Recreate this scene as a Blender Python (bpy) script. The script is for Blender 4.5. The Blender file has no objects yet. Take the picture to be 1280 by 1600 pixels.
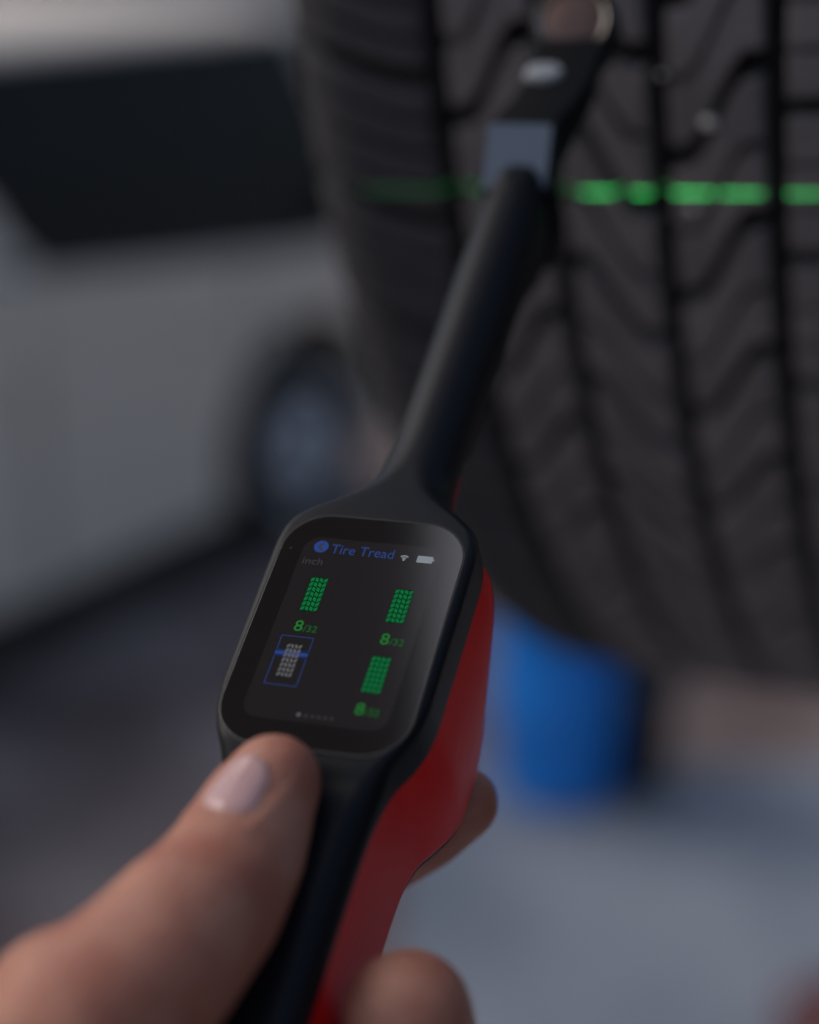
import bpy, bmesh, math, random
from mathutils import Vector, Matrix
from mathutils.bvhtree import BVHTree
random.seed(4)
rad = math.radians
S = bpy.context.scene
COL = S.collection

# ------------------------------------------------------------------ camera
CAM_H = 1.9
PITCH = 20.0
cam_d = bpy.data.cameras.new('camera')
cam_d.sensor_fit = 'HORIZONTAL'
cam_d.sensor_width = 24.0
cam_d.lens = 50.0
cam_d.clip_start = 0.02
cam_d.clip_end = 400.0
cam_d.dof.use_dof = True
cam_d.dof.focus_distance = 0.342
cam_d.dof.aperture_fstop = 3.2
cam_o = bpy.data.objects.new('camera', cam_d)
cam_o.location = (0, 0, CAM_H)
cam_o.rotation_euler = (rad(90 - PITCH), 0, 0)
COL.objects.link(cam_o)
S.camera = cam_o

# ------------------------------------------------------------------ sky, sun, exposure
SUN = Vector((-0.66, 0.19, 0.73)).normalized()
SUN_EL = math.asin(SUN.z)
SUN_AZ = math.atan2(SUN.x, SUN.y)
world = bpy.data.worlds.new('World')
S.world = world
world.use_nodes = True
wn = world.node_tree
wn.nodes.clear()
w_out = wn.nodes.new('ShaderNodeOutputWorld')
w_bg = wn.nodes.new('ShaderNodeBackground')
w_sky = wn.nodes.new('ShaderNodeTexSky')
w_sky.sky_type = 'NISHITA'
w_sky.sun_disc = False
w_sky.sun_elevation = SUN_EL
w_sky.sun_rotation = SUN_AZ
w_sky.dust_density = 4.0
w_sky.air_density = 1.0
w_sky.ozone_density = 1.0
w_bg.inputs['Strength'].default_value = 0.14
wn.links.new(w_sky.outputs[0], w_bg.inputs['Color'])
wn.links.new(w_bg.outputs[0], w_out.inputs['Surface'])
sun_d = bpy.data.lights.new('sun', 'SUN')
sun_d.energy = 0.5
sun_d.angle = rad(40)
sun_d.color = (1.0, 0.985, 0.97)
sun_o = bpy.data.objects.new('sun', sun_d)
sun_o.rotation_euler = SUN.to_track_quat('Z', 'Y').to_euler()
sun_o.location = (0, 0, 6)
COL.objects.link(sun_o)
S.view_settings.view_transform = 'Standard'
S.view_settings.look = 'None'
S.view_settings.exposure = -0.1
S.view_settings.gamma = 1.0
S.cycles.use_denoising = True

# ------------------------------------------------------------------ helpers
def mat(name, col, rough=0.5, metal=0.0, spec=0.5, noise=None, bump=None, coat=0.0, sss=None, emit=None, ior=None):
    """principled material; noise = (scale, amount, second colour), bump = (scale, strength, distance)"""
    m = bpy.data.materials.new(name)
    m.use_nodes = True
    nt = m.node_tree
    b = nt.nodes['Principled BSDF']
    b.inputs['Base Color'].default_value = (*col, 1)
    b.inputs['Roughness'].default_value = rough
    b.inputs['Metallic'].default_value = metal
    b.inputs['Specular IOR Level'].default_value = spec
    b.inputs['Coat Weight'].default_value = coat
    if ior: b.inputs['IOR'].default_value = ior
    if sss:
        b.inputs['Subsurface Weight'].default_value = sss[0]
        b.inputs['Subsurface Radius'].default_value = sss[1]
        b.inputs['Subsurface Scale'].default_value = sss[2]
    if emit:
        b.inputs['Emission Color'].default_value = (*emit[0], 1)
        b.inputs['Emission Strength'].default_value = emit[1]
    tc = nt.nodes.new('ShaderNodeTexCoord')
    if noise:
        t = nt.nodes.new('ShaderNodeTexNoise')
        t.inputs['Scale'].default_value = noise[0]
        t.inputs['Detail'].default_value = 6
        nt.links.new(tc.outputs['Object'], t.inputs['Vector'])
        rp = nt.nodes.new('ShaderNodeValToRGB')
        rp.color_ramp.elements[0].position = 0.5 - noise[1]
        rp.color_ramp.elements[1].position = 0.5 + noise[1]
        rp.color_ramp.elements[0].color = (*col, 1)
        rp.color_ramp.elements[1].color = (*noise[2], 1)
        nt.links.new(t.outputs['Fac'], rp.inputs['Fac'])
        nt.links.new(rp.outputs['Color'], b.inputs['Base Color'])
    if bump:
        t = nt.nodes.new('ShaderNodeTexNoise')
        t.inputs['Scale'].default_value = bump[0]
        t.inputs['Detail'].default_value = 4
        nt.links.new(tc.outputs['Object'], t.inputs['Vector'])
        bp = nt.nodes.new('ShaderNodeBump')
        bp.inputs['Strength'].default_value = bump[1]
        bp.inputs['Distance'].default_value = bump[2]
        nt.links.new(t.outputs['Fac'], bp.inputs['Height'])
        nt.links.new(bp.outputs['Normal'], b.inputs['Normal'])
    return m

def emission(name, col, strength):
    m = bpy.data.materials.new(name)
    m.use_nodes = True
    nt = m.node_tree
    nt.nodes.clear()
    o = nt.nodes.new('ShaderNodeOutputMaterial')
    e = nt.nodes.new('ShaderNodeEmission')
    e.inputs['Color'].default_value = (*col, 1)
    e.inputs['Strength'].default_value = strength
    nt.links.new(e.outputs[0], o.inputs['Surface'])
    return m

def link(name, me, m, parent=None, smooth=False):
    o = bpy.data.objects.new(name, me)
    COL.objects.link(o)
    if m is not None and not me.materials: me.materials.append(m)
    if parent: o.parent = parent
    if smooth: me.polygons.foreach_set('use_smooth', [True] * len(me.polygons))
    return o

def from_bm(name, bm, m, parent=None, smooth=False):
    me = bpy.data.meshes.new(name)
    bmesh.ops.recalc_face_normals(bm, faces=bm.faces)
    bm.to_mesh(me); bm.free()
    return link(name, me, m, parent, smooth)

def pydata(name, v, f, m, parent=None, smooth=False, recalc=True):
    me = bpy.data.meshes.new(name)
    me.from_pydata(v, [], f)
    if recalc:
        bm = bmesh.new(); bm.from_mesh(me)
        bmesh.ops.recalc_face_normals(bm, faces=bm.faces)
        bm.to_mesh(me); bm.free()
    return link(name, me, m, parent, smooth)

def empty(name, loc=(0, 0, 0)):
    o = bpy.data.objects.new(name, None)
    o.location = loc
    o.empty_display_size = 0.05
    COL.objects.link(o)
    return o

def tag(o, label=None, cat=None, group=None, kind=None):
    if label: o['label'] = label
    if cat: o['category'] = cat
    if group: o['group'] = group
    if kind: o['kind'] = kind
    return o

def bevel(o, w, seg=2, angle=40):
    md = o.modifiers.new('bevel', 'BEVEL')
    md.width = w; md.segments = seg; md.limit_method = 'ANGLE'; md.angle_limit = rad(angle)
    return o

def autosmooth(o, angle=35):
    me = o.data
    me.polygons.foreach_set('use_smooth', [True] * len(me.polygons))
    me.set_sharp_from_angle(angle=rad(angle))
    return o

def loft(rings, closed=True, caps=True):
    n = len(rings[0]); v = [p for r in rings for p in r]; f = []
    for i in range(len(rings) - 1):
        for j in range(n if closed else n - 1):
            k = (j + 1) % n
            f.append((i * n + j, i * n + k, (i + 1) * n + k, (i + 1) * n + j))
    if caps:
        f.append(tuple(range(n - 1, -1, -1)))
        f.append(tuple((len(rings) - 1) * n + j for j in range(n)))
    return v, f

def lathe(profile, axis='Z', n=48):
    """profile of (radius, height); closed revolve with end caps when radius > 0"""
    rings = []
    for r, h in profile:
        ring = []
        for i in range(n):
            a = 2 * math.pi * i / n
            c, s = r * math.cos(a), r * math.sin(a)
            ring.append((c, s, h) if axis == 'Z' else (h, c, s) if axis == 'X' else (c, h, s))
        rings.append(ring)
    return loft(rings)

def boxbm(bm, x0, x1, y0, y1, z0, z1):
    vs = [bm.verts.new(p) for p in ((x0, y0, z0), (x1, y0, z0), (x1, y1, z0), (x0, y1, z0), (x0, y0, z1), (x1, y0, z1), (x1, y1, z1), (x0, y1, z1))]
    for q in ((0, 3, 2, 1), (4, 5, 6, 7), (0, 1, 5, 4), (1, 2, 6, 5), (2, 3, 7, 6), (3, 0, 4, 7)):
        bm.faces.new([vs[i] for i in q])

def curve(pts):
    """monotone-ish smooth interpolation through (x, y) points"""
    pts = sorted(pts); xs = [p[0] for p in pts]; ys = [p[1] for p in pts]; n = len(xs)
    d = [(ys[i + 1] - ys[i]) / (xs[i + 1] - xs[i]) for i in range(n - 1)]
    t = [d[0]] + [0 if d[i - 1] * d[i] <= 0 else 2 * d[i - 1] * d[i] / (d[i - 1] + d[i]) for i in range(1, n - 1)] + [d[-1]]
    def f(x):
        if x <= xs[0]: return ys[0]
        if x >= xs[-1]: return ys[-1]
        i = 0
        while x > xs[i + 1]: i += 1
        h = xs[i + 1] - xs[i]; u = (x - xs[i]) / h
        return (ys[i] * (1 + 2 * u) * (1 - u) ** 2 + h * t[i] * u * (1 - u) ** 2 + ys[i + 1] * u * u * (3 - 2 * u) + h * t[i + 1] * u * u * (u - 1))
    return f

def smoothstep(u): u = max(0, min(1, u)); return u * u * (3 - 2 * u)

def tri_prism(poly, z0, z1):
    n = len(poly)
    v = [(x, y, z0) for x, y in poly] + [(x, y, z1) for x, y in poly]
    f = [tuple(range(n - 1, -1, -1)), tuple(range(n, 2 * n))] + [(i, (i + 1) % n, n + (i + 1) % n, n + i) for i in range(n)]
    return v, f

def round_rect(x0, x1, y0, y1, r, seg=10):
    out = []
    for cx, cy, a0 in ((x1 - r, y1 - r, 0), (x0 + r, y1 - r, 90), (x0 + r, y0 + r, 180), (x1 - r, y0 + r, 270)):
        for i in range(seg + 1):
            a = rad(a0 + 90 * i / seg)
            out.append((cx + r * math.cos(a), cy + r * math.sin(a)))
    return out

# ------------------------------------------------------------------ materials
M = {}
M['asphalt'] = mat('asphalt', (0.130, 0.092, 0.084), 0.85, noise=(1.9, 0.13, (0.31, 0.255, 0.235)), bump=(60, 0.5, 0.01))
M['concrete'] = mat('concrete', (0.175, 0.205, 0.245), 0.7, noise=(1.9, 0.12, (0.27, 0.30, 0.34)), bump=(40, 0.3, 0.005))
M['wall_paint'] = mat('wall_paint', (0.34, 0.33, 0.31), 0.8, noise=(0.6, 0.3, (0.42, 0.41, 0.39)))
M['blocker_paint'] = mat('blocker_paint', (0.10, 0.09, 0.085), 0.6, noise=(8, 0.3, (0.13, 0.12, 0.11)))
M['side_blocker'] = mat('side_blocker_paint', (0.045, 0.043, 0.045), 0.7, noise=(3, 0.3, (0.06, 0.058, 0.06)))
M['car_white'] = mat('car_white', (0.84, 0.73, 0.60), 0.42, coat=0.1)
M['car_glass'] = mat('car_glass', (0.014, 0.012, 0.012), 0.25, spec=0.12)
M['car_black'] = mat('car_black', (0.010, 0.010, 0.011), 0.6)
M['car_rim'] = mat('car_rim', (0.75, 0.76, 0.78), 0.5, metal=0.0)
M['lamp_red'] = mat('lamp_red', (0.25, 0.02, 0.02), 0.3)
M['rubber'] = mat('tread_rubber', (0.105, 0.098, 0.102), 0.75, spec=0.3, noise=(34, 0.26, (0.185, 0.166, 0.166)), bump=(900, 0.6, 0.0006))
M['shaded_shoulder'] = mat('shaded_shoulder_rubber', (0.036, 0.036, 0.041), 0.8, spec=0.25, noise=(34, 0.28, (0.062, 0.060, 0.066)), bump=(900, 0.6, 0.0006))  # left shoulder: cleaner rubber, its colour also darkened to paint in shade
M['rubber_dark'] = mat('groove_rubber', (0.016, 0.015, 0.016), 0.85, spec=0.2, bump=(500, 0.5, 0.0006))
M['rim_alloy'] = mat('rim_alloy', (0.35, 0.35, 0.36), 0.35, metal=0.9)
M['stone'] = mat('pale_stone', (0.75, 0.74, 0.72), 0.35, noise=(300, 0.3, (0.55, 0.53, 0.5)))
M['shell_black'] = mat('soft_touch_black', (0.0040, 0.0052, 0.0075), 0.42, spec=0.22, bump=(3500, 0.25, 0.00003))
M['shell_red'] = mat('matte_red', (0.80, 0.006, 0.008), 0.38, spec=0.14, bump=(3500, 0.25, 0.00003))
M['head_black'] = mat('head_black', (0.0045, 0.0055, 0.0075), 0.55, spec=0.10)
M['seam'] = mat('seam_black', (0.004, 0.004, 0.004), 0.6)
M['glass'] = mat('screen_glass', (0.010, 0.009, 0.009), 0.08, ior=2.2)
M['panel'] = mat('display_panel', (0.020, 0.018, 0.0185), 0.09, ior=2.2)
M['tip_face'] = mat('tip_face', (0.105, 0.135, 0.180), 0.35, spec=0.4)
M['copper'] = mat('copper_lens', (0.13, 0.078, 0.062), 0.4, metal=0.4)
M['chrome'] = mat('chrome_ring', (0.50, 0.48, 0.46), 0.2, metal=1.0)
M['blue_plastic'] = mat('blue_plastic', (0.010, 0.25, 0.84), 0.5, noise=(3, 0.3, (0.014, 0.28, 0.88)))
M['grey_metal'] = mat('grey_metal', (0.3, 0.3, 0.3), 0.4, metal=0.9)
M['tool_red'] = mat('tool_red', (0.085, 0.008, 0.010), 0.4, coat=0.2)
M['bin_black'] = mat('bin_black', (0.012, 0.013, 0.017), 0.6)
M['skin'] = mat('skin', (0.44, 0.245, 0.185), 0.50, spec=0.4, sss=(0.25, (1.0, 0.35, 0.2), 0.004))
M['nail'] = mat('nail', (0.55, 0.33, 0.31), 0.16, spec=0.5, sss=(0.2, (1.0, 0.4, 0.3), 0.002))
M['ui_blue'] = emission('ui_blue', (0.10, 0.24, 0.95), 0.240)
M['ui_blue_dim'] = emission('ui_blue_dim', (0.10, 0.20, 0.75), 0.260)
M['ui_blue_faint'] = emission('ui_blue_faint', (0.10, 0.22, 0.75), 0.10)
M['ui_white'] = emission('ui_white', (0.75, 0.85, 0.95), 0.300)
M['ui_grey'] = emission('ui_grey', (0.6, 0.6, 0.62), 0.070)
M['ui_green'] = emission('ui_green', (0.03, 0.60, 0.18), 0.240)
M['ui_green_dim'] = emission('ui_green_dim', (0.02, 0.42, 0.12), 0.050)
M['ui_text_green'] = emission('ui_text_green', (0.05, 0.58, 0.10), 0.300)
M['ui_text_green_dim'] = emission('ui_text_green_dim', (0.04, 0.55, 0.10), 0.200)
M['ui_silver'] = emission('ui_silver', (0.75, 0.74, 0.80), 0.140)
M['ui_silver_dim'] = emission('ui_silver_dim', (0.5, 0.5, 0.55), 0.012)

# skin: blotchy redness and fine creases
def skin_nodes(m):
    nt = m.node_tree; b = nt.nodes['Principled BSDF']
    tc = nt.nodes.new('ShaderNodeTexCoord')
    n1 = nt.nodes.new('ShaderNodeTexNoise'); n1.inputs['Scale'].default_value = 75; n1.inputs['Detail'].default_value = 5
    n2 = nt.nodes.new('ShaderNodeTexNoise'); n2.inputs['Scale'].default_value = 420; n2.inputs['Detail'].default_value = 6
    v = nt.nodes.new('ShaderNodeTexVoronoi'); v.inputs['Scale'].default_value = 1300
    for t in (n1, n2, v): nt.links.new(tc.outputs['Object'], t.inputs['Vector'])
    rp = nt.nodes.new('ShaderNodeValToRGB')
    e = rp.color_ramp.elements
    e[0].position = 0.36; e[0].color = (0.38, 0.135, 0.085, 1)
    e[1].position = 0.64; e[1].color = (0.48, 0.225, 0.150, 1)
    nt.links.new(n1.outputs['Fac'], rp.inputs['Fac'])
    nt.links.new(rp.outputs['Color'], b.inputs['Base Color'])
    ad = nt.nodes.new('ShaderNodeMath'); ad.operation = 'ADD'
    nt.links.new(n2.outputs['Fac'], ad.inputs[0]); nt.links.new(v.outputs['Distance'], ad.inputs[1])
    bp = nt.nodes.new('ShaderNodeBump'); bp.inputs['Strength'].default_value = 0.35; bp.inputs['Distance'].default_value = 0.0006
    nt.links.new(ad.outputs[0], bp.inputs['Height']); nt.links.new(bp.outputs['Normal'], b.inputs['Normal'])
skin_nodes(M['skin'])

# ------------------------------------------------------------------ setting
v, f = [(-60, -20, 0), (60, -20, 0), (60, 120, 0), (-60, 120, 0)], [(0, 1, 2, 3)]
tag(pydata('ground', v, f, M['asphalt']), 'dark asphalt yard under the parked car', 'ground', kind='structure')
v, f = tri_prism([(-0.02, -1.5), (3.4, -1.5), (3.4, 3.55), (-0.03, 3.48)], -0.05, 0.004)
tag(pydata('pavement', v, f, M['concrete']), 'pale blue grey concrete slab below the tire', 'pavement', kind='structure')
v, f = tri_prism([(-14, 12.0), (9, 12.0), (9, 12.4), (-14, 12.4)], 0, 4.2)
tag(bevel(pydata('wall', v, f, M['wall_paint']), 0.02), 'pale rendered wall far behind the white car', 'wall')

def build_overhead_blocker():  # unseen panel and pole, added to darken what the screen reflects
    r = empty('overhead_blocker', (-0.405, 0.555, 0))
    r.rotation_euler.z = math.atan2(0.91, 0.42) - math.pi / 2 + rad(14)
    tag(r, 'unseen dark panel on a pole, added over the gauge to darken the screen reflection', 'light blocker')
    bm = bmesh.new(); boxbm(bm, -0.45, 0.004, -0.50, 0.36, 3.2, 3.29); bevel(from_bm('blocker_panel', bm, M['blocker_paint'], r), 0.015, 3)
    bm = bmesh.new(); boxbm(bm, -1.60, -0.40, -0.03, 0.03, 3.292, 3.35); bevel(from_bm('arm', bm, M['blocker_paint'], r), 0.01)
    v, f = lathe([(0.055, 0.0), (0.055, 0.9), (0.045, 0.92), (0.04, 3.40), (0.001, 3.41)], 'Z', 24)
    o = pydata('pole', v, f, M['blocker_paint'], r); o.data.transform(Matrix.Translation((-1.62, 0, 0))); autosmooth(o, 40)
build_overhead_blocker()
def build_side_blocker():  # unseen dark front, added so the shell's right side reflects black
    r = empty('side_blocker', (1.75, 1.0, 0))
    tag(r, 'unseen dark ribbed front, added along the right to darken the shell reflections', 'building')
    bm = bmesh.new(); boxbm(bm, 0.06, 3.0, -4.0, 0.9, 0, 2.95); bevel(from_bm('wall', bm, M['side_blocker'], r), 0.02)
    for i in range(22):
        bm = bmesh.new(); boxbm(bm, 0.0, 0.055, -3.2, 0.5, 0.02 + i * 0.13, 0.14 + i * 0.13); bevel(from_bm('blocker_slat', bm, M['side_blocker'], r), 0.012)
build_side_blocker()

# ------------------------------------------------------------------ parked car
def build_car():
    P0 = Vector((-0.30, 4.95, 0)); ang = 57
    d = Vector((-math.cos(rad(ang)), -math.sin(rad(ang)), 0))      # rear to front, coming towards the camera on the left
    nrm = Vector((math.sin(rad(ang)), -math.cos(rad(ang)), 0))     # side that faces the camera
    root = empty('parked_car', P0 + d * 1.5)
    tag(root, 'white people carrier with a dark side window band, blurred behind the gauge', 'car')
    # car frame: x along d (0 at rear axle), y along nrm (0 at the side), z up
    Mx = Matrix(((d.x, nrm.x, 0, P0.x), (d.y, nrm.y, 0, P0.y), (0, 0, 1, 0), (0, 0, 0, 1)))
    inv = Matrix.Translation(-(P0 + d * 1.5))
    def W(v): return [tuple(inv @ (Mx @ Vector(p))) for p in v]
    wb = 2.6; wr = 0.31; ar = 0.415
    # lower body side outline
    out = [(-0.52, 0.42), (-0.55, 0.62), (-0.53, 0.80), (-0.47, 0.90)]
    out += [(0.0, 0.91), (0.7, 0.98), (1.5, 1.06), (2.6, 1.09), (3.2, 1.10), (3.36, 1.0), (3.42, 0.70), (3.42, 0.45), (3.38, 0.22)]
    def arch(cx):
        r = []
        for i in range(15):
            a = rad(-14 + 208 * i / 14)
            r.append((cx + ar * math.cos(a), 0.31 + ar * math.sin(a)))
        return r
    out += [(wb + ar + 0.02, 0.20)] + arch(wb) + [(wb - ar - 0.03, 0.19), (ar + 0.03, 0.19)] + arch(0) + [(-ar - 0.01, 0.30)]
    v = [(x, 0.0, z) for x, z in out] + [(x, -1.72, z) for x, z in out]
    n = len(out)
    f = [tuple(range(n)), tuple(range(2 * n - 1, n - 1, -1))] + [(i, (i + 1) % n, n + (i + 1) % n, n + i) for i in range(n)]
    body = pydata('body', W(v), f, M['car_white'], root)
    bevel(body, 0.08, 4, 50); autosmooth(body, 50)
    # greenhouse
    base = [(-0.50, 0.95), (2.28, 0.93)]; top = [(-0.22, 1.43), (1.25, 1.43)]
    def side(x0, x1, y, z): return (x0, -y, z), (x1, -y, z)
    gv = []
    for (x0, x1, y, z) in ((-0.50, 3.30, 0.03, 0.86), (-0.20, 2.95, 0.17, 1.535)):
        gv += [(x0, -y, z), (x1, -y, z), (x1, -1.72 + y, z), (x0, -1.72 + y, z)]
    gf = [(0, 3, 2, 1), (4, 5, 6, 7), (0, 1, 5, 4), (1, 2, 6, 5), (2, 3, 7, 6), (3, 0, 4, 7)]
    cab = pydata('cabin', W(gv), gf, M['car_black'], root)
    bevel(cab, 0.04, 3)
    rv = []
    for (x0, x1, y, z) in ((-0.24, 2.99, 0.155, 1.525), (-0.19, 2.93, 0.19, 1.575), (0.0, 2.75, 0.34, 1.605)):
        rv.append([(x0, -y, z), (x1, -y, z), (x1, -1.72 + y, z), (x0, -1.72 + y, z)])
    rvv, rff = loft(rv)
    rf = pydata('roof', W(rvv), rff, M['car_white'], root); bevel(rf, 0.03, 2)
    def win(poly, name='side_window'):
        vv = []
        for off in (0.006, -0.01):
            for x, z in poly:
                y = 0.03 + 0.14 * (z - 0.86) / 0.675
                vv.append((x, -y + off, z))
        k = len(poly)
        ff = [tuple(range(k)), tuple(range(2 * k - 1, k - 1, -1))] + [(i, (i + 1) % k, k + (i + 1) % k, k + i) for i in range(k)]
        return pydata(name, W(vv), ff, M['car_glass'], root)
    win([(-0.46, 0.925), (0.22, 0.955), (0.22, 1.50), (-0.16, 1.50)])
    win([(0.28, 0.965), (1.02, 1.04), (1.10, 1.10), (1.20, 1.30), (1.20, 1.50), (0.28, 1.50)])
    win([(1.34, 1.10), (2.0, 1.12), (2.0, 1.50), (1.34, 1.50)])
    win([(2.1, 1.12), (2.85, 1.14), (2.75, 1.50), (2.1, 1.50)])
    # body coloured pillar behind the front door
    vv = []
    for off in (0.004, -0.02):
        for x, z in [(1.04, 1.03), (1.32, 1.08), (1.32, 1.52), (1.22, 1.52), (1.22, 1.30)]:
            vv.append((x, -(0.03 + 0.14 * (z - 0.86) / 0.675) + off, z))
    ff = [(0, 1, 2, 3, 4), (9, 8, 7, 6, 5)] + [(i, (i + 1) % 5, 5 + (i + 1) % 5, 5 + i) for i in range(5)]
    pydata('pillar', W(vv), ff, M['car_white'], root)
    # door seams, handles, sill, lamp
    for x in (1.12, 0.30):
        bm = bmesh.new(); boxbm(bm, x - 0.006, x + 0.006, -0.02, 0.0025, 0.27, 0.92)
        o = from_bm('door_seam', bm, M['car_black'], root); o.data.transform(inv @ Mx)
    for x in (0.42, 1.12):
        bm = bmesh.new(); boxbm(bm, x, x + 0.17, -0.005, 0.03, 0.80, 0.83)
        o = from_bm('door_handle', bm, M['car_white'], root); o.data.transform(inv @ Mx); bevel(o, 0.008, 2)
    bm = bmesh.new(); boxbm(bm, 0.42, 2.18, -0.06, 0.006, 0.17, 0.235)
    o = from_bm('sill', bm, M['car_black'], root); o.data.transform(inv @ Mx); bevel(o, 0.01)
    bm = bmesh.new(); boxbm(bm, -0.545, -0.42, -0.25, 0.008, 0.66, 0.80)
    o = from_bm('headlamp', bm, M['car_rim'], root); o.data.transform(inv @ Mx); bevel(o, 0.02, 2)
    bm = bmesh.new(); boxbm(bm, -0.42, -0.29, -0.02, 0.17, 0.96, 1.10)
    o = from_bm('door_mirror', bm, M['car_white'], root); o.data.transform(inv @ Mx); bevel(o, 0.03, 3)
    bm = bmesh.new(); boxbm(bm, -0.58, 3.3, -1.5, -0.22, 0.20, 0.34)
    o = from_bm('underbody', bm, M['car_black'], root); o.data.transform(inv @ Mx)
    for cx in (0, wb):
        for y in (-0.02, -1.70):
            sgn = 1 if y > -1 else -1
            w = empty('wheel'); w.parent = root
            prof = [(0.19, -0.19), (0.28, -0.195), (0.308, -0.16), (0.31, -0.10), (0.308, -0.03), (0.285, 0.0), (0.215, 0.004), (0.205, -0.02)]
            vv, ff = lathe(prof, 'Y', 40)
            vv = [(x + cx, sgn * yy + y, z + 0.31) for x, yy, z in vv]
            pydata('tyre', W(vv), ff, M['car_black'], w, True)
            prof = [(0.205, -0.03), (0.205, -0.008), (0.185, -0.006), (0.17, -0.03), (0.05, -0.012), (0.04, 0.0), (0.001, 0.0)]
            vv, ff = lathe(prof, 'Y', 40)
            vv = [(x + cx, sgn * yy + y, z + 0.31) for x, yy, z in vv]
            pydata('hubcap', W(vv), ff, M['car_rim'], w, True)
    return root
build_car()

# ------------------------------------------------------------------ blue drum, black bucket, red toolbox
def build_drum(x, y):
    r = empty('plastic_drum', (x, y, 0.004))
    r.scale.z = 1.22
    tag(r, 'blue plastic drum standing on the pale concrete behind the red side of the gauge', 'drum')
    prof = [(0.115, 0), (0.130, 0.012), (0.135, 0.06), (0.140, 0.17), (0.146, 0.18), (0.146, 0.20), (0.140, 0.21), (0.142, 0.38), (0.148, 0.39), (0.148, 0.41), (0.142, 0.42), (0.140, 0.54), (0.130, 0.57), (0.122, 0.575), (0.001, 0.575)]
    v, f = lathe(prof, 'Z', 56); o = pydata('body', v, f, M['blue_plastic'], r); autosmooth(o, 40)
    prof = [(0.135, 0.565), (0.140, 0.57), (0.140, 0.60), (0.130, 0.607), (0.10, 0.600), (0.001, 0.600)]
    v, f = lathe(prof, 'Z', 56); o = pydata('lid', v, f, M['blue_plastic'], r); autosmooth(o, 40)
    prof = [(0.1425, 0.572), (0.146, 0.575), (0.146, 0.590), (0.1425, 0.593)]
    v, f = lathe(prof, 'Z', 56); pydata('clamp_ring', v, [q for q in f if len(q) == 4], M['grey_metal'], r, True)
build_drum(0.325, 3.40)
def build_bucket(x, y):
    r = empty('rubber_bucket', (x, y, 0.0))
    tag(r, 'small black bucket standing just right of the blue drum', 'bucket')
    prof = [(0.055, 0), (0.06, 0.01), (0.085, 0.33), (0.092, 0.335), (0.092, 0.355), (0.082, 0.355), (0.075, 0.33), (0.05, 0.02), (0.001, 0.02)]
    v, f = lathe(prof, 'Z', 40); o = pydata('body', v, f, M['bin_black'], r); autosmooth(o, 40)
    bm = bmesh.new(); pts = []
    rings = []
    for i in range(17):
        a = math.pi * i / 16
        c = Vector((0.088 * math.cos(a), -0.02 - 0.10 * math.sin(a), 0.335 - 0.04 * math.sin(a)))
        rings.append([tuple(c + Vector((0.004 * math.cos(b), 0, 0.004 * math.sin(b)))) for b in [k * math.pi / 3 for k in range(6)]])
    v, f = loft(rings); pydata('handle', v, f, M['grey_metal'], r, True)
    bm.free()
build_bucket(0.515, 3.40)
def build_toolbox(x, y, rz):
    r = empty('toolbox', (x, y, 0.004)); r.rotation_euler.z = rz
    tag(r, 'dark red metal toolbox standing on the concrete at the lower right corner', 'toolbox')
    bm = bmesh.new(); boxbm(bm, 0, 0.50, 0, 0.24, 0, 0.16); bevel(from_bm('body', bm, M['tool_red'], r), 0.012, 3)
    bm = bmesh.new(); boxbm(bm, -0.004, 0.504, -0.004, 0.244, 0.165, 0.215); bevel(from_bm('lid', bm, M['tool_red'], r), 0.015, 3)
    for xx in (0.10, 0.36):
        bm = bmesh.new(); boxbm(bm, xx, xx + 0.04, -0.014, -0.0045, 0.13, 0.20); bevel(from_bm('latch', bm, M['grey_metal'], r), 0.003)
    bm = bmesh.new(); boxbm(bm, 0.15, 0.17, 0.11, 0.13, 0.215, 0.25); boxbm(bm, 0.33, 0.35, 0.11, 0.13, 0.215, 0.25); boxbm(bm, 0.145, 0.355, 0.108, 0.132, 0.25, 0.27)
    bevel(from_bm('handle', bm, M['car_black'], r), 0.005)
build_toolbox(0.715, 2.13, rad(28))

# ------------------------------------------------------------------ raised wheel with treaded tire
SC = 1.3
TR = 0.325 * SC
psi, camber = -0.43018, 0.03026
TC = Vector((0, 0, CAM_H)) + SC * Vector((0.17213, 0.6762, 0.02915))
T0 = -0.03879 * SC
TS = 0.026 * SC
ta = Vector((math.cos(psi) * math.cos(camber), math.sin(psi) * math.cos(camber), math.sin(camber)))
tn = Vector((math.sin(psi), -math.cos(psi), 0))
tk = ta.cross(-tn)
if tk.z < 0: tk = -tk
# wheel frame: X = axle, Y = towards the camera, Z = up in the wheel's plane
wheel = empty('car_wheel')
wheel.matrix_world = Matrix(((ta.x, tn.x, tk.x, TC.x), (ta.y, tn.y, tk.y, TC.y), (ta.z, tn.z, tk.z, TC.z), (0, 0, 0, 1)))
tag(wheel, 'raised car wheel, its dark grooved tire tread crossed by a green laser line', 'wheel')
X0 = T0 - 0.0515            # left edge of the tread
X1 = T0 + 3 * TS + 0.0385
XM = (X0 + X1) / 2
def crown(x):
    u = (x - XM) / ((X1 - X0) / 2)
    a = abs(u)
    return TR - 0.0012 * a * a - 0.009 * max(0, (a - 0.76) / 0.24) ** 2.4
DEPTH = 0.0075
prof = [(0.222, X0 + 0.020), (0.230, X0 + 0.004), (0.290, X0 - 0.012), (0.350, X0 - 0.014), (TR - 0.024, X0 - 0.006)]
for i in range(13):
    x = X0 + 0.002 + (X1 - X0 - 0.004) * i / 12
    prof.append((crown(x) - DEPTH - (0.002 if i in (0, 12) else 0), x))
prof += [(TR - 0.024, X1 + 0.006), (0.350, X1 + 0.014), (0.290, X1 + 0.012), (0.230, X1 - 0.004), (0.222, X1 - 0.020)]
v, f = lathe(prof, 'X', 160)
f = [q for q in f if len(q) == 4]
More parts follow.
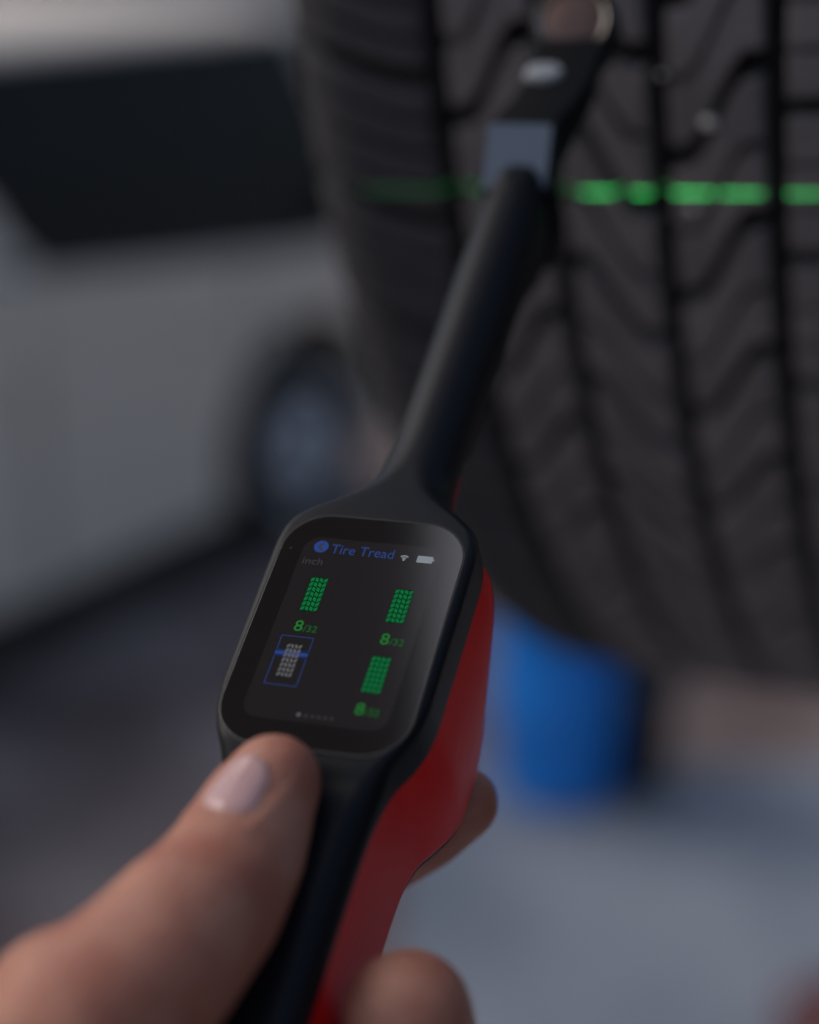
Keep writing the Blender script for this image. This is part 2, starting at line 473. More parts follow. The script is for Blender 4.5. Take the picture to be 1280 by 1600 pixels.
n = 160; k = len(prof)
f += [((k - 1) * n + j, (k - 1) * n + (j + 1) % n, (j + 1) % n, j) for j in range(n)]
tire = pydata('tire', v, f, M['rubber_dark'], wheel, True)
# rim
rp = [(0.05, X0 + 0.06), (0.10, X0 + 0.05), (0.20, X0 + 0.028), (0.223, X0 + 0.012), (0.231, X0 + 0.006), (0.222, X0 + 0.02), (0.200, XM), (0.222, X1 - 0.02), (0.231, X1 - 0.006), (0.223, X1 - 0.012), (0.19, XM + 0.03)]
v, f = lathe(rp, 'X', 64); autosmooth(pydata('rim', v, f, M['rim_alloy'], wheel), 40)
v, f = lathe([(0.03, X0 + 0.03), (0.055, X0 + 0.035), (0.055, X1 - 0.01), (0.04, X1 + 0.02)], 'X', 32); autosmooth(pydata('hub', v, f, M['grey_metal'], wheel), 40)

NP = 57
PITCH_A = 2 * math.pi / NP
def slat(u):  # S shape over the width of a rib, -0.5 .. 0.5
    return smoothstep((u - 0.13) / 0.74) - 0.5
def block_mesh(name, xa, xb, amp, phase, groove, sipes, lin=0.0, material='rubber'):
    """one tread block between two cross grooves; amp = rise of the S in radians, phase = angle of the groove centre"""
    nx = 22
    hw = groove / 2 / TR
    us = [0, 0.0, 0.03] + [0.03 + 0.94 * i / nx for i in range(1, nx)] + [0.97, 1.0, 1.0]
    bt = 0.0009
    rows = []   # (fraction value in radians from groove centre, drop)
    L = PITCH_A - 2 * hw
    rows.append((hw, DEPTH + 0.001)); rows.append((hw, bt)); rows.append((hw + bt / TR, 0))
    marks = []
    for s, wdt, dep in sipes:
        c = hw + L * s; w2 = wdt / 2 / TR
        marks.append((c - w2 * 1.35, 0)); marks.append((c - w2, dep)); marks.append((c + w2, dep)); marks.append((c + w2 * 1.35, 0))
    fill = [(hw + L * i / 10, 0) for i in range(1, 10) if all(abs(hw + L * i / 10 - m[0]) > 0.0035 for m in marks)]
    inside = []
    for q in fill:
        bad = any(marks[4 * j][0] <= q[0] <= marks[4 * j + 3][0] for j in range(len(sipes)))
        if not bad: inside.append(q)
    rows += sorted(marks + inside)
    e = PITCH_A - hw
    rows += [(e - bt / TR, 0), (e, bt), (e, DEPTH + 0.001)]
    vs, fs = [], []
    for j, (ra, drop) in enumerate(rows):
        for i, u in enumerate(us):
            edge = DEPTH + 0.001 if i in (0, len(us) - 1) else (bt if i in (1, len(us) - 2) else 0)
            x = xa + (xb - xa) * u
            a = phase + ra + amp * slat(u) + lin * (u - 0.5)
            r = crown(x) - max(drop, edge)
            vs.append((x, r * math.cos(a), r * math.sin(a)))
    w = len(us)
    for j in range(len(rows) - 1):
        for i in range(w - 1):
            fs.append((j * w + i, j * w + i + 1, (j + 1) * w + i + 1, (j + 1) * w + i))
    me = bpy.data.meshes.new(name)
    me.from_pydata(vs, [], fs)
    bm = bmesh.new(); bm.from_mesh(me)
    bmesh.ops.remove_doubles(bm, verts=bm.verts, dist=1e-6)
    bmesh.ops.recalc_face_normals(bm, faces=bm.faces)
    bm.to_mesh(me); bm.free()
    me.polygons.foreach_set('use_smooth', [True] * len(me.polygons))
    me.set_sharp_from_angle(angle=rad(40))
    me.materials.append(M[material])
    return me
G = 0.0066 / 2       # half width of the round grooves
D = math.radians
half = [(0.5, 0.0032, 0.0055)]
ribs = [
    # xa, xb, amp (deg), middle of groove (deg), cross groove width, sipes, linear tilt (deg)
    (X0 - 0.001, T0 - G, -0.9, -11.6, 0.0066, [(0.22, 0.0018, 0.003), (0.50, 0.0030, 0.004), (0.76, 0.0018, 0.003)], -0.5),
    (T0 + G, T0 + TS - G, 3.5, -12.1, 0.0080, half, 0),
    (T0 + TS + G, T0 + 2 * TS - G, -3.7, -15.7, 0.0080, half, 0),
    (T0 + 2 * TS + G, T0 + 3 * TS - G, 3.8, -13.4, 0.0080, half, 0),
    (T0 + 3 * TS + G, X1 + 0.001, 0.4, -12.9, 0.0058, [(0.33, 0.002, 0.0035), (0.66, 0.002, 0.0035)], 0.2),
]
for (xa, xb, amp, ph, gw, sp, lin) in ribs:
    me = block_mesh('tread_block', xa, xb, D(amp), D(ph), gw, sp, D(lin), 'shaded_shoulder' if xa < X0 else 'rubber')
    for i in range(NP):
        o = bpy.data.objects.new('tread_block', me)
        COL.objects.link(o)
        o.parent = tire
        o.rotation_euler = (PITCH_A * i, 0, 0)
# small pale stones caught in the tread
def stone(x, beta, r, label):
    bm = bmesh.new()
    bmesh.ops.create_icosphere(bm, subdivisions=3, radius=r)
    for q in bm.verts:
        q.co *= 1 + 0.16 * math.sin(q.co.x * 900 + 1) * math.cos(q.co.y * 700 + x * 90)
        q.co.z *= 0.8
    o = from_bm('pebble', bm, M['stone'], None, True)
    b = rad(beta)
    o.location = wheel.matrix_world @ Vector((x, (TR + r * 0.3) * math.cos(b), (TR + r * 0.3) * math.sin(b)))
    tag(o, label, 'pebble', 'pale stones stuck to the tread')
stone(T0 + 2.458 * TS, -13.73, 0.0021, 'brightest pale stone caught beside the upper S groove right of the gauge')
stone(T0 + 2.283 * TS, -17.35, 0.0013, 'small pale stone stuck on the tread just under the green line')
stone(T0 + 2.06 * TS, -11.9, 0.0010, 'tiny pale stone stuck high beside the third round groove')

# ------------------------------------------------------------------ the tread gauge
DR = Matrix(((0.95132, 0.25612, -0.17143), (-0.30735, 0.82957, -0.4662), (0.02281, 0.4962, 0.86791)))
DT = Vector((-0.01284, 0.30684, 1.76393))
gauge = empty('tread_gauge')
gauge.matrix_world = Matrix.Translation(DT) @ DR.to_4x4()
tag(gauge, 'black and red handheld tire tread gauge with a square screen, held in the hand', 'tread gauge')
MM = 0.001
wf = curve([(-112, 13.0), (-108, 14.2), (-95, 14.6), (-70, 14.6), (-48, 14.8), (-40, 15.1), (-34, 15.8), (-29, 17.0), (-24.5, 19.2), (-19.5, 20.8), (-14, 21.4), (0, 21.5), (12, 21.6), (20, 21.6), (24, 21.2), (27.4, 20.2), (30.2, 18.0), (33.5, 14.6), (37, 11.6), (41, 9.6), (46, 8.6), (57, 8.2), (80, 8.2), (110, 8.3), (135, 8.2), (143, 7.4), (148, 5.6), (151, 3.4), (152.6, 0.8)])
cf = curve([(-112, 0.2), (0, 0), (28, 0), (45, 0.9), (60, 1.2), (150, 1.4)])
zt = curve([(-112, -5), (-104, -3.2), (-60, -2.6), (-42, -2.4), (-34, -2.0), (-29.5, -0.6), (-27, 0), (27, 0), (31, -0.15), (40, -1.2), (52, -1.8), (80, -2.0), (140, -2.4), (148, -3.2), (152.6, -5)])
zs = curve([(-112, -9), (-60, -8.8), (-44, -8.8), (-34, -9.2), (-26, -9.8), (-10, -10), (24, -10), (30, -10), (45, -10.5), (152, -11)])
rt = curve([(-112, 4), (-60, 5.6), (-44, 5.5), (-34, 4.5), (-26, 2.2), (24, 2.0), (30, 3.0), (40, 6.5), (48, 7.9), (80, 8.0), (140, 7.6), (152.6, 0.6)])
def upper(y, shrink=0.0, skirt=None):
    w, c, t, s = wf(y) - shrink, cf(y), zt(y) - shrink * 0.6, zs(y)
    r = max(0.3, min(rt(y), w * 0.97, t - s - 0.2))
    pts = []
    for i in range(11):
        a = rad(90 * i / 10)
        pts.append((c + w - r + r * math.cos(a), t - r + r * math.sin(a)))
    flat = w - r
    for i in range(1, 6): pts.append((c + flat - 2 * flat * i / 6, t))
    for i in range(11):
        a = rad(90 + 90 * i / 10)
        pts.append((c - w + r + r * math.cos(a), t - r + r * math.sin(a)))
    return pts
ys = [-112 + 0.8 * i for i in range(int(264.0 / 0.8) + 1)] + [152.2, 152.6]
zb_arm = curve([(40, -19), (60, -20.5), (100, -20.5), (112, -22.0), (126, -28), (136, -33.5), (143, -34.5), (149, -33), (152.6, -31)])
rings = []
for y in ys:
    up = upper(y)
    c, w, s = cf(y), wf(y), zs(y)
    if y <= 52:
        low = [(c - w, s), (c - w + 1.2, s - 0.01), (c + w - 1.2, s - 0.01), (c + w, s)]
        n2 = 12
        low2 = []
        for i in range(n2):
            u = i / (n2 - 1)
            low2.append((c - w + 2 * w * u, s - (0.02 if 0 < i < n2 - 1 else 0)))
    else:
        z0 = zb_arm(y); k2 = min(1, (y - 52) / 10)
        z0 = s - 0.02 + (z0 - s) * smoothstep(k2)
        low2 = []
        for i in range(12):
            a = math.pi + math.pi * i / 11
            e = 0.82
            low2.append((c + w * math.copysign(abs(math.cos(a)) ** e, math.cos(a)), s + (s - z0) * math.copysign(abs(math.sin(a)) ** e, math.sin(a))))
    rings.append([(x * MM, y * MM, z * MM) for x, z in up + low2])
v, f = loft(rings)
autosmooth(pydata('black_shell', v, f, M['shell_black'], gauge), 48)
# red back shell
zb = curve([(-110, -33), (-104, -36.5), (-70, -40.5), (-50, -41.0), (-40, -40.8), (-34, -40.2), (-28, -40.4), (-22, -42.4), (-17, -45.2), (-10, -48.0), (-3, -48.4), (6, -45.6), (13, -39.5), (19, -33.5), (24, -27.5), (29, -22), (35, -18.5), (41, -16.4), (47, -14.6), (52, -12.5)])
rings = []
for i in range(204):
    y = -111 + 0.8 * i
    if y > 52: break
    c, w, s, b = cf(y), wf(y) - 0.35, zs(y) - 0.35, zb(y)
    rb = min(3.0, w * 0.8, (s - b) * 0.6)
    bulge = 0.4 + 1.3 * smoothstep((y + 26) / 14) * smoothstep((34 - y) / 10)
    pts = [(c + w, s)]
    side = s - (b + rb)
    for q in range(1, 6):
        u = q / 5
        pts.append((c + w + bulge * math.sin(math.pi * u) - 0.6 * u * u, s - side * u))
    xw = w - 0.6
    for q in range(1, 9):
        a = rad(90 * q / 8)
        pts.append((c + xw - rb + rb * math.cos(a), b + rb - rb * math.sin(a)))
    m = [(2 * c - x, z) for x, z in pts[::-1]]
    rings.append([(x * MM, y * MM, z * MM) for x, z in pts + m])
v, f = loft(rings)
autosmooth(pydata('red_shell', v, f, M['shell_red'], gauge), 50)
# black back cover under the red shell
rings = []
for i in range(196):
    y = -110.4 + 0.8 * i
    if y > 44: break
    c, w, b = cf(y), wf(y) - 0.35 - 0.6 - 1.1, zb(y)
    rings.append([((c + x) * MM, y * MM, (b + z) * MM) for x, z in ((w, 0.5), (w, -0.5), (w - 0.8, -1.1), (0.3 * w, -1.2), (-0.3 * w, -1.2), (0.8 - w, -1.1), (-w, -0.5), (-w, 0.5))])
v, f = loft(rings)
autosmooth(pydata('back_cover', v, f, M['shell_black'], gauge), 50)
# seam gasket between the shells
rings = []
for i in range(203):
    y = -110 + 0.8 * i
    if y > 51: break
    c, w, s = cf(y), wf(y) - 0.7, zs(y)
    rings.append([((c + w) * MM, y * MM, (s + 0.1) * MM), ((c + w) * MM, y * MM, (s - 0.8) * MM), ((c - w) * MM, y * MM, (s - 0.8) * MM), ((c - w) * MM, y * MM, (s + 0.1) * MM)])
v, f = loft(rings)
pydata('seam_gasket', v, f, M['seam'], gauge)

# screen: gasket, glass, display
def plate(name, x0, x1, y0, y1, r, z0, z1, m, parent, bev=0.0):
    v, f = tri_prism(round_rect(x0 * MM, x1 * MM, y0 * MM, y1 * MM, r * MM, 14), z0 * MM, z1 * MM)
    o = pydata(name, v, f, m, parent)
    if bev: bevel(o, bev * MM, 3, 50); autosmooth(o, 40)
    return o
plate('screen_gasket', -19.75, 19.75, -28.55, 28.55, 9.7, -0.9, 0.04, M['seam'], gauge)
screen = plate('screen_glass', -19.4, 19.4, -28.2, 28.2, 9.4, -0.8, 0.10, M['glass'], gauge, 0.08)
plate('display', -14.6, 14.8, -22.6, 22.2, 3.5, 0.05, 0.112, M['panel'], screen)
ZU = 0.118     # height of the lit marks on the display
def quad_obj(name, polys, m, z=ZU, parent=screen):
    v, f = [], []
    for p in polys:
        b = len(v); v += [(x * MM, y * MM, z * MM) for x, y in p]; f.append(tuple(range(b, b + len(p))))
    o = pydata(name, v, f, m, parent, recalc=False)
    return o
def disc(cx, cy, r, n=32): return [(cx + r * math.cos(2 * math.pi * i / n), cy + r * math.sin(2 * math.pi * i / n)) for i in range(n)]
def bar(x0, y0, x1, y1, w):
    dx, dy = x1 - x0, y1 - y0; l = math.hypot(dx, dy); px, py = -dy / l * w / 2, dx / l * w / 2
    return [(x0 + px, y0 + py), (x0 - px, y0 - py), (x1 - px, y1 - py), (x1 + px, y1 + py)]
def text(name, s, x, y, width, height, m, cap='T'):
    """text laid with its baseline at (x, y), scaled to the given width and capital height in mm"""
    cu = bpy.data.curves.new('t', 'FONT'); cu.body = s; cu.resolution_u = 4; cu.offset = 0.003
    to = bpy.data.objects.new('t', cu); COL.objects.link(to)
    bpy.context.view_layer.update()
    me = bpy.data.meshes.new_from_object(to.evaluated_get(bpy.context.evaluated_depsgraph_get()))
    bpy.data.objects.remove(to)
    xs = [q.co.x for q in me.vertices]; yy = [q.co.y for q in me.vertices]
    sx = width / (max(xs) - min(xs)); sy = height / (max(yy) - 0.0)
    mx = min(xs)
    for q in me.vertices: q.co = ((x + (q.co.x - mx) * sx) * MM, (y + q.co.y * sy) * MM, ZU * MM)
    me.name = name
    me.materials.clear()
    return link(name, me, m, screen)
quad_obj('back_button', [disc(-10.82, 19.8, 1.55)], M['ui_blue'])
quad_obj('back_arrow', [bar(-10.30, 20.75, -11.35, 19.8, 0.5), bar(-11.35, 19.8, -10.30, 18.85, 0.5)], M['seam'], ZU + 0.006)
text('title_text', 'Tire Tread', -8.5, 18.35, 13.5, 2.35, M['ui_blue_dim'])
text('unit_text', 'inch', -13.6, 15.0, 4.3, 1.75, M['ui_grey'])
wifi = []
for r in (0.55, 1.1):
    for i in range(8):
        a0, a1 = rad(45 + 90 * i / 8), rad(45 + 90 * (i + 1) / 8)
        wifi.append([(7.3 + (r - 0.17) * math.cos(a0), 18.35 + (r - 0.17) * math.sin(a0)), (7.3 + (r + 0.17) * math.cos(a0), 18.35 + (r + 0.17) * math.sin(a0)), (7.3 + (r + 0.17) * math.cos(a1), 18.35 + (r + 0.17) * math.sin(a1)), (7.3 + (r - 0.17) * math.cos(a1), 18.35 + (r - 0.17) * math.sin(a1))])
wifi.append(disc(7.3, 18.4, 0.26, 12))
quad_obj('wifi_icon', wifi, M['ui_white'])
quad_obj('battery_icon', [round_rect(10.0, 13.3, 18.1, 19.85, 0.25, 4), [(13.35, 18.7), (13.62, 18.7), (13.62, 19.25), (13.35, 19.25)]], M['ui_white'])
def tire_icon(cx, cy, w, h, m, md, name='tire_icon'):
    x0, y0 = cx - w / 2, cy - h / 2
    base = quad_obj(name, [round_rect(x0, x0 + w, y0, y0 + h, 0.5, 4)], md, ZU)
    cells = []
    nc, nr = 4, 7
    for c in range(nc):
        for r in range(nr):
            cw, ch = w / nc, h / nr
            xa, xb = x0 + c * cw + 0.10, x0 + (c + 1) * cw - 0.10
            sl = 0.42 * (1 if c in (0, 2) else -1) * (-1 if c >= 2 else 1)
            ya, yb = y0 + r * ch + 0.14, y0 + (r + 1) * ch - 0.14
            lo, hi = y0 + 0.05, y0 + h - 0.05
            cl = lambda q: max(lo, min(hi, q))
            cells.append([(xa, cl(ya - sl / 2)), (xb, cl(ya + sl / 2)), (xb, cl(yb + sl / 2)), (xa, cl(yb - sl / 2))])
    quad_obj('tread_mark', cells, m, ZU + 0.006)
tire_icon(-8.6, 7.52, 3.7, 8.6, M['ui_green'], M['ui_green_dim'])
tire_icon(9.65, 6.8, 3.8, 8.4, M['ui_green'], M['ui_green_dim'])
tire_icon(9.5, -9.95, 3.9, 8.6, M['ui_green'], M['ui_green_dim'])
tire_icon(-8.65, -8.95, 3.3, 8.0, M['ui_silver'], M['ui_silver_dim'])
def reading(x, y, big, small):
    text('reading_text', '8', x, y, 1.75, 2.6, big)
    text('reading_text', '/32', x + 1.95, y, 2.9, 1.6, small)
reading(-10.2, -1.8, M['ui_text_green'], M['ui_text_green_dim'])
reading(8.05, -2.7, M['ui_text_green'], M['ui_text_green_dim'])
reading(7.7, -19.3, M['ui_text_green'], M['ui_text_green_dim'])
fx0, fx1, fy0, fy1, fw = -12.1, -5.3, -14.9, -3.1, 0.16
quad_obj('selection_frame', [[(fx0, fy0), (fx1, fy0), (fx1, fy0 + fw), (fx0, fy0 + fw)], [(fx0, fy1 - fw), (fx1, fy1 - fw), (fx1, fy1), (fx0, fy1)], [(fx0, fy0 + fw), (fx0 + fw, fy0 + fw), (fx0 + fw, fy1 - fw), (fx0, fy1 - fw)], [(fx1 - fw, fy0 + fw), (fx1, fy0 + fw), (fx1, fy1 - fw), (fx1 - fw, fy1 - fw)]], M['ui_blue_dim'])
for k_, (ya, yb, mm_) in enumerate(((-7.75, -6.95, 'ui_blue_dim'), (-8.25, -7.75, 'ui_blue_faint'), (-6.95, -6.45, 'ui_blue_faint'))):
    quad_obj('scan_bar', [[(-12.2, ya), (-5.3, ya), (-5.3, yb), (-12.2, yb)]], M[mm_], ZU + 0.003)
quad_obj('page_dot', [disc(-2.9, -20.96, 0.42, 16)], M['ui_silver'])
for i in range(5):
    quad_obj('page_dot', [disc(-1.4 + 1.3 * i, -21.0, 0.32, 12)], M['ui_grey'])
quad_obj('light_sensor', [disc(-17.2, 18.7, 0.22, 12)], M['ui_grey'], 0.112)

# measuring head beyond the arm
def head_ring(y, xl, xr, zt_, zb_, bl, br, r=2.2):
    """rounded four-sided section: top from xl to xr at zt_, narrower bottom from bl to br at zb_"""
    cs = [Vector((xr, zt_)), Vector((xl, zt_)), Vector((bl, zb_)), Vector((br, zb_))]
    pts = []
    for i in range(4):
        p, a, b = cs[i], cs[i - 1], cs[(i + 1) % 4]
        da, db = (a - p).normalized(), (b - p).normalized()
        for q in range(7):
            u = q / 6
            c0, c1 = p + da * r, p + db * r
            pts.append(c0 * (1 - u) ** 2 + p * 2 * u * (1 - u) + c1 * u * u)
    return [(q.x * MM, y * MM, q.y * MM) for q in pts]
rings = [head_ring(146.0, -8.3, 11.0, -8.2, -34.5, -5.5, 7.6, 1.6), head_ring(160, -8.4, 10.4, 1.6, -20, -4, 7.6, 1.6), head_ring(162.5, -7.8, 11.4, 2.3, -14, -3, 9),
         head_ring(168, -4.8, 14, 3.0, -9, -2, 12), head_ring(176, -2.4, 16.4, 4.2, -8, 0, 14), head_ring(188, -2.6, 17.2, 5.6, -8, 0, 14), head_ring(203, -3.2, 16.4, 5.8, -7, 0, 13), head_ring(209, -1.5, 14, 4.0, -5, 1, 12)]
v, f = loft(rings)
head = autosmooth(pydata('measuring_head', v, f, M['head_black'], gauge), 30)
# pale sloping face of the head behind the arm's rounded end
v, f = [], []
pl = [Vector((x, 0, z)) for x, z in round_rect(-8.0, 8.4, 0, 17.0, 0.7, 4)]
dy, dz = Vector((0, 14, 9.8)).normalized(), Vector((0, -9.8, 14)).normalized()
for lift in (-0.5, 0.25):
    for q in pl: v.append(tuple((Vector((q.x, 146.0, -8.2)) + dy * q.z + dz * lift) * MM))
k = len(pl)
f = [tuple(range(k)), tuple(range(2 * k - 1, k - 1, -1))] + [(i, (i + 1) % k, k + (i + 1) % k, k + i) for i in range(k)]
pydata('sloping_plate', v, f, M['tip_face'], head)
# round lens with a metal ring on the far end of the head
ax = Vector((0.05, -0.55, 0.83)).normalized()
q = Vector((0, 0, 1)).rotation_difference(ax).to_matrix().to_4x4()
cpos = Vector((7.2, 196.5, 6.5)) * MM
def lens(name, prof, m):
    v, f = lathe([(r * MM, h * MM) for r, h in prof], 'Z', 40)
    o = pydata(name, v, f, m, head); o.data.transform(Matrix.Translation(cpos) @ q); autosmooth(o, 40)
lens('lens_bezel', [(11.5, -10), (11.5, 0), (11, 1.5), (9.6, 2.0), (9.3, 1.0), (0.01, 0.9)], M['shell_black'])
lens('lens_ring', [(9.3, 0.6), (9.25, 2.4), (8.9, 2.8), (8.4, 2.4), (8.3, 0.6)], M['chrome'])
lens('lens', [(8.3, 0.7), (8.2, 1.7), (6, 2.3), (3, 2.5), (0.01, 2.55)], M['copper'])
# pale bevelled nub in front of the lens, a highlight put into shape and colour
v, f = lathe([(4.4 * MM, -3 * MM), (4.4 * MM, 0), (3.8 * MM, 1.0 * MM), (2 * MM, 1.4 * MM), (0.0001, 1.5 * MM)], 'Z', 28)
o = pydata('highlight_nub', v, f, mat('highlight_grey', (0.30, 0.32, 0.34), 0.3, spec=0.5), head)
o.data.transform(Matrix.Translation(Vector((2.8, 177.5, 4.6)) * MM) @ Matrix.Diagonal((1.2, 0.8, 1, 1))); autosmooth(o, 40)

# the line laser under the head: a real lamp whose beam is a thin fan
def laser():
    pos = gauge.matrix_world @ (Vector((2.0, 159, -36.5)) * MM)
    pa = wheel.matrix_world @ Vector((T0 + 1.0 * TS, TR * math.cos(rad(-16.9)), TR * math.sin(rad(-16.9))))
    pb = wheel.matrix_world @ Vector((T0 + 3.36 * TS, TR * math.cos(rad(-16.56)), TR * math.sin(rad(-16.56))))
    nz = (pa - pos).cross(pb - pos).normalized()
    fw = ((pa + pb) / 2 - pos).normalized()
    sx = fw.cross(nz)
    ld = bpy.data.lights.new('laser', 'POINT')
    ld.energy = 1.5
    ld.color = (0.03, 1.0, 0.16)
    ld.shadow_soft_size = 0.0003
    ld.use_nodes = True
    nt = ld.node_tree
    em = nt.nodes['Emission']
    tc = nt.nodes.new('ShaderNodeTexCoord')
    sp = nt.nodes.new('ShaderNodeSeparateXYZ')
    nt.links.new(tc.outputs['Normal'], sp.inputs[0])
    ab = nt.nodes.new('ShaderNodeMath'); ab.operation = 'ABSOLUTE'
    nt.links.new(sp.outputs['Z'], ab.inputs[0])
    mr = nt.nodes.new('ShaderNodeMapRange'); mr.interpolation_type = 'SMOOTHSTEP'
    mr.inputs['From Min'].default_value = 0.0045; mr.inputs['From Max'].default_value = 0.0085
    mr.inputs['To Min'].default_value = 1.0; mr.inputs['To Max'].default_value = 0.0
    nt.links.new(ab.outputs[0], mr.inputs['Value'])
    nz_ = nt.nodes.new('ShaderNodeTexNoise'); nz_.inputs['Scale'].default_value = 420; nz_.inputs['Detail'].default_value = 1
    nt.links.new(tc.outputs['Normal'], nz_.inputs['Vector'])
    m2 = nt.nodes.new('ShaderNodeMapRange')
    m2.inputs['From Min'].default_value = 0.35; m2.inputs['From Max'].default_value = 0.70
    m2.inputs['To Min'].default_value = 0.5; m2.inputs['To Max'].default_value = 2.2
    nt.links.new(nz_.outputs['Fac'], m2.inputs['Value'])
    mu = nt.nodes.new('ShaderNodeMath'); mu.operation = 'MULTIPLY'
    nt.links.new(mr.outputs[0], mu.inputs[0]); nt.links.new(m2.outputs[0], mu.inputs[1])
    m3 = nt.nodes.new('ShaderNodeMapRange'); m3.interpolation_type = 'SMOOTHSTEP'   # the fan is weaker towards its left end
    m3.inputs['From Min'].default_value = 0.35; m3.inputs['From Max'].default_value = 0.85
    m3.inputs['To Min'].default_value = 1.0; m3.inputs['To Max'].default_value = 0.40
    nt.links.new(sp.outputs['X'], m3.inputs['Value'])
    m4 = nt.nodes.new('ShaderNodeMath'); m4.operation = 'MULTIPLY'
    nt.links.new(mu.outputs[0], m4.inputs[0]); nt.links.new(m3.outputs[0], m4.inputs[1])
    nt.links.new(m4.outputs[0], em.inputs['Strength'])
    lo = bpy.data.objects.new('laser', ld)
    lo.matrix_world = Matrix(((sx.x, fw.x, nz.x, pos.x), (sx.y, fw.y, nz.y, pos.y), (sx.z, fw.z, nz.z, pos.z), (0, 0, 0, 1)))
    COL.objects.link(lo)
    v, f = lathe([(2.6 * MM, 0), (2.6 * MM, 4 * MM), (1.4 * MM, 4 * MM), (1.2 * MM, 3 * MM), (0.0001, 3 * MM)], 'Z', 20)
    o = pydata('laser_aperture', v, f, M['car_black'], head)
    o.data.transform(Matrix.Translation(Vector((2.0, 148, -33)) * MM) @ Matrix.Rotation(rad(-115), 4, 'X'))
laser()

# ------------------------------------------------------------------ the hand
R_, U_, F_ = Vector((1, 0, 0)), Vector((0, math.sin(rad(PITCH)), math.cos(rad(PITCH)))), Vector((0, math.cos(rad(PITCH)), -math.sin(rad(PITCH))))
def P(px, py, d):
    return Vector((0, 0, CAM_H)) + d * (F_ + R_ * ((px - 640) / 2666.7) - U_ * ((py - 800) / 2666.7))
thumb = [(428, 1222, .308, 8.9), (404, 1266, .306, 10.4), (376, 1330, .301, 11.9), (326, 1412, .291, 13.2), (240, 1510, .280, 14.7), (130, 1612, .272, 15.9), (0, 1740, .272, 17.2), (-90, 1900, .295, 24)]
palm = [(-90, 1900, .295, 24), (40, 1960, .325, 22), (180, 1960, .345, 18)]
index = [(-20, 1850, .335, 17), (170, 1760, .358, 12.5), (400, 1500, .388, 9.2), (565, 1365, .386, 8.3), (668, 1298, .376, 8.6), (722, 1255, .371, 8.2)]
middle = [(40, 1980, .33, 17), (230, 1950, .352, 13), (500, 1850, .350, 11), (640, 1725, .320, 10.6), (648, 1625, .303, 11.6), (638, 1586, .298, 11.6)]
ring = [(60, 2100, .32, 17), (260, 2130, .340, 12.5), (500, 2060, .335, 10.5), (630, 1960, .305, 10.2), (630, 1880, .290, 10)]
little = [(0, 2260, .30, 16), (230, 2300, .320, 11), (430, 2240, .315, 9.2), (540, 2160, .292, 8.8), (540, 2100, .282, 8.5)]
heel = [(-90, 1900, .295, 24), (-60, 2200, .29, 26), (0, 2260, .30, 22)]
wrist = [(-60, 2200, .29, 28), (-250, 2600, .28, 27), (-500, 3100, .27, 30)]
web = [(110, 1590, .275, 15), (60, 1760, .315, 16)]
extra = [(235, 1420, .287, 6.6), (208, 1446, .285, 6.6)]
def chain_mesh():
    bm = bmesh.new()
    def ball(c, r):
        mt = Matrix.Translation(c)
        bmesh.ops.create_icosphere(bm, subdivisions=3, radius=r, matrix=mt)
    for ch in (thumb, palm, index, middle, ring, little, heel, wrist, web, [extra[0], extra[1]]):
        for a, b in zip(ch[:-1], ch[1:]):
            pa, pb = P(*a[:3]), P(*b[:3]); ra, rb = a[3] * MM, b[3] * MM
            n = max(2, int((pb - pa).length / 0.0022))
            for i in range(n + 1):
                u = i / n
                ball(pa.lerp(pb, u), ra + (rb - ra) * u)
    me = bpy.data.meshes.new('hand')
    bm.to_mesh(me); bm.free()
    o = bpy.data.objects.new('tmp', me); COL.objects.link(o)
    rm = o.modifiers.new('remesh', 'REMESH'); rm.mode = 'VOXEL'; rm.voxel_size = 0.0011
    sm = o.modifiers.new('smooth', 'SMOOTH'); sm.factor = 0.5; sm.iterations = 14
    bpy.context.view_layer.update()
    out = bpy.data.meshes.new_from_object(o.evaluated_get(bpy.context.evaluated_depsgraph_get()))
    bpy.data.objects.remove(o); bpy.data.meshes.remove(me)
    out.name = 'hand'
    return out
hand_me = chain_mesh()
hand_me.materials.clear()
hand = link('hand', hand_me, M['skin'], None, True)
tag(hand, 'left hand gripping the gauge with the thumb pressed below its screen', 'hand')
bvh = BVHTree.FromPolygons([q.co.copy() for q in hand_me.vertices], [tuple(p.vertices) for p in hand_me.polygons])
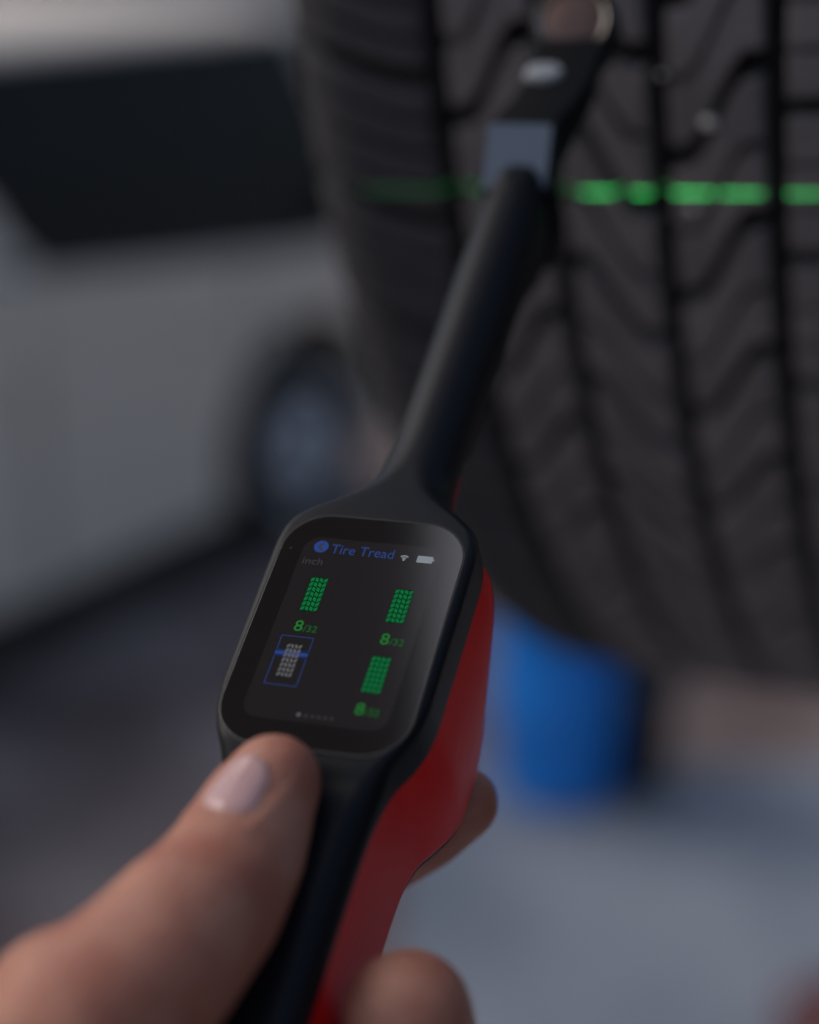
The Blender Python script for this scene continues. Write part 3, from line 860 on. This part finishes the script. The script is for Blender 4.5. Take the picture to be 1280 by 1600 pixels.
# skin folds over the thumb joint and the raised fold round the nail
N0, N1 = P(366, 1310, .301), P(420, 1212, .307)
OD = (-R_ * 0.42 + U_ * 0.30 - F_ * 0.86).normalized()
NAX = (N1 - N0).normalized(); NOD = (OD - NAX * OD.dot(NAX)).normalized(); NSD = NAX.cross(NOD); NL = (N1 - N0).length; NHW = 0.0068
J0 = P(300, 1440, .288); JAX = (P(376, 1330, .301) - J0).normalized()
for q in hand_me.vertices:
    p = q.co
    a = (p - J0).dot(JAX); rel = p - J0
    if abs(a) < 0.016 and rel.length < 0.026:
        side = max(0, (rel - JAX * a).normalized().dot(OD) + 0.25)
        d = sum(math.exp(-((a - c - 0.0012 * math.sin((rel.dot(NSD)) * 500 + i)) / 0.0006) ** 2) * w for i, (c, w) in enumerate(((-0.007, .6), (-0.0038, .9), (-0.0008, 1.0), (0.0026, 1.0), (0.006, .7), (0.0095, .4))))
        q.co = p - q.normal * (0.00055 * d * side) + q.normal * 0.0007 * side * math.exp(-(a / 0.007) ** 2)
    t = (p - N0).dot(NAX); w = (p - N0).dot(NSD); h = (p - N0).dot(NOD)
    if -0.006 < t < NL + 0.001 and abs(w) < 0.011 and h > 0:
        ex = max(abs(w) - NHW * 0.96, -t - 0.0002)
        g = math.exp(-((ex - 0.0010) / 0.0010) ** 2) - 0.8 * math.exp(-((ex + 0.0001) / 0.0006) ** 2)
        q.co = p + q.normal * 0.00028 * g * min(1, max(0, (NL - t) / 0.004))
hand_me.update()
bvh = BVHTree.FromPolygons([q.co.copy() for q in hand_me.vertices], [tuple(p.vertices) for p in hand_me.polygons])
def nail(c0, c1, out_dir, hw, off=0.0005, bulge=0.0004):
    """nail plate from its root c0 to its free end c1 (points inside the finger), facing out_dir"""
    axis = (c1 - c0).normalized()
    out_dir = (out_dir - axis * out_dir.dot(axis)).normalized()
    sd = axis.cross(out_dir)
    nu, nv = 16, 14
    v, f = [], []
    for i in range(nu + 1):
        for j in range(nv + 1):
            u, w = i / nu, 2 * j / nv - 1
            # rounded outline: narrower at both ends
            ww = hw * (1 - 0.30 * max(0, 1 - u / 0.30) ** 2 - 0.22 * max(0, (u - 0.75) / 0.25) ** 2)
            c = c0.lerp(c1, u) + axis * (0.0018 * (abs(w) ** 2) * (0.8 if u < 0.5 else -0.9) * (1 - abs(2 * u - 1) * 0) * abs(2 * u - 1))
            ang = w * ww / 0.0095
            dr = (out_dir * math.cos(ang) + sd * math.sin(ang)).normalized()
            hit = bvh.ray_cast(c + dr * 0.03, -dr, 0.04)
            p = hit[0] if hit[0] is not None else c + dr * 0.0095
            e = min(1, (1 - abs(w)) * 4) * min(1, u * 6 + 0.0) * 1.0
            v.append(tuple(p + dr * (off * e - 0.0002 + bulge * (1 - w * w) * e)))
    for i in range(nu):
        for j in range(nv):
            a = i * (nv + 1) + j
            f.append((a, a + 1, a + nv + 2, a + nv + 1))
    o = pydata('thumbnail', v, f, M['nail'], hand, True, recalc=False)
    s = o.modifiers.new('solid', 'SOLIDIFY'); s.thickness = 0.0005; s.offset = -1
    return o
od = (-R_ * 0.42 + U_ * 0.30 - F_ * 0.86).normalized()
nail(P(366, 1310, .301), P(420, 1212, .307), od, 0.0068)
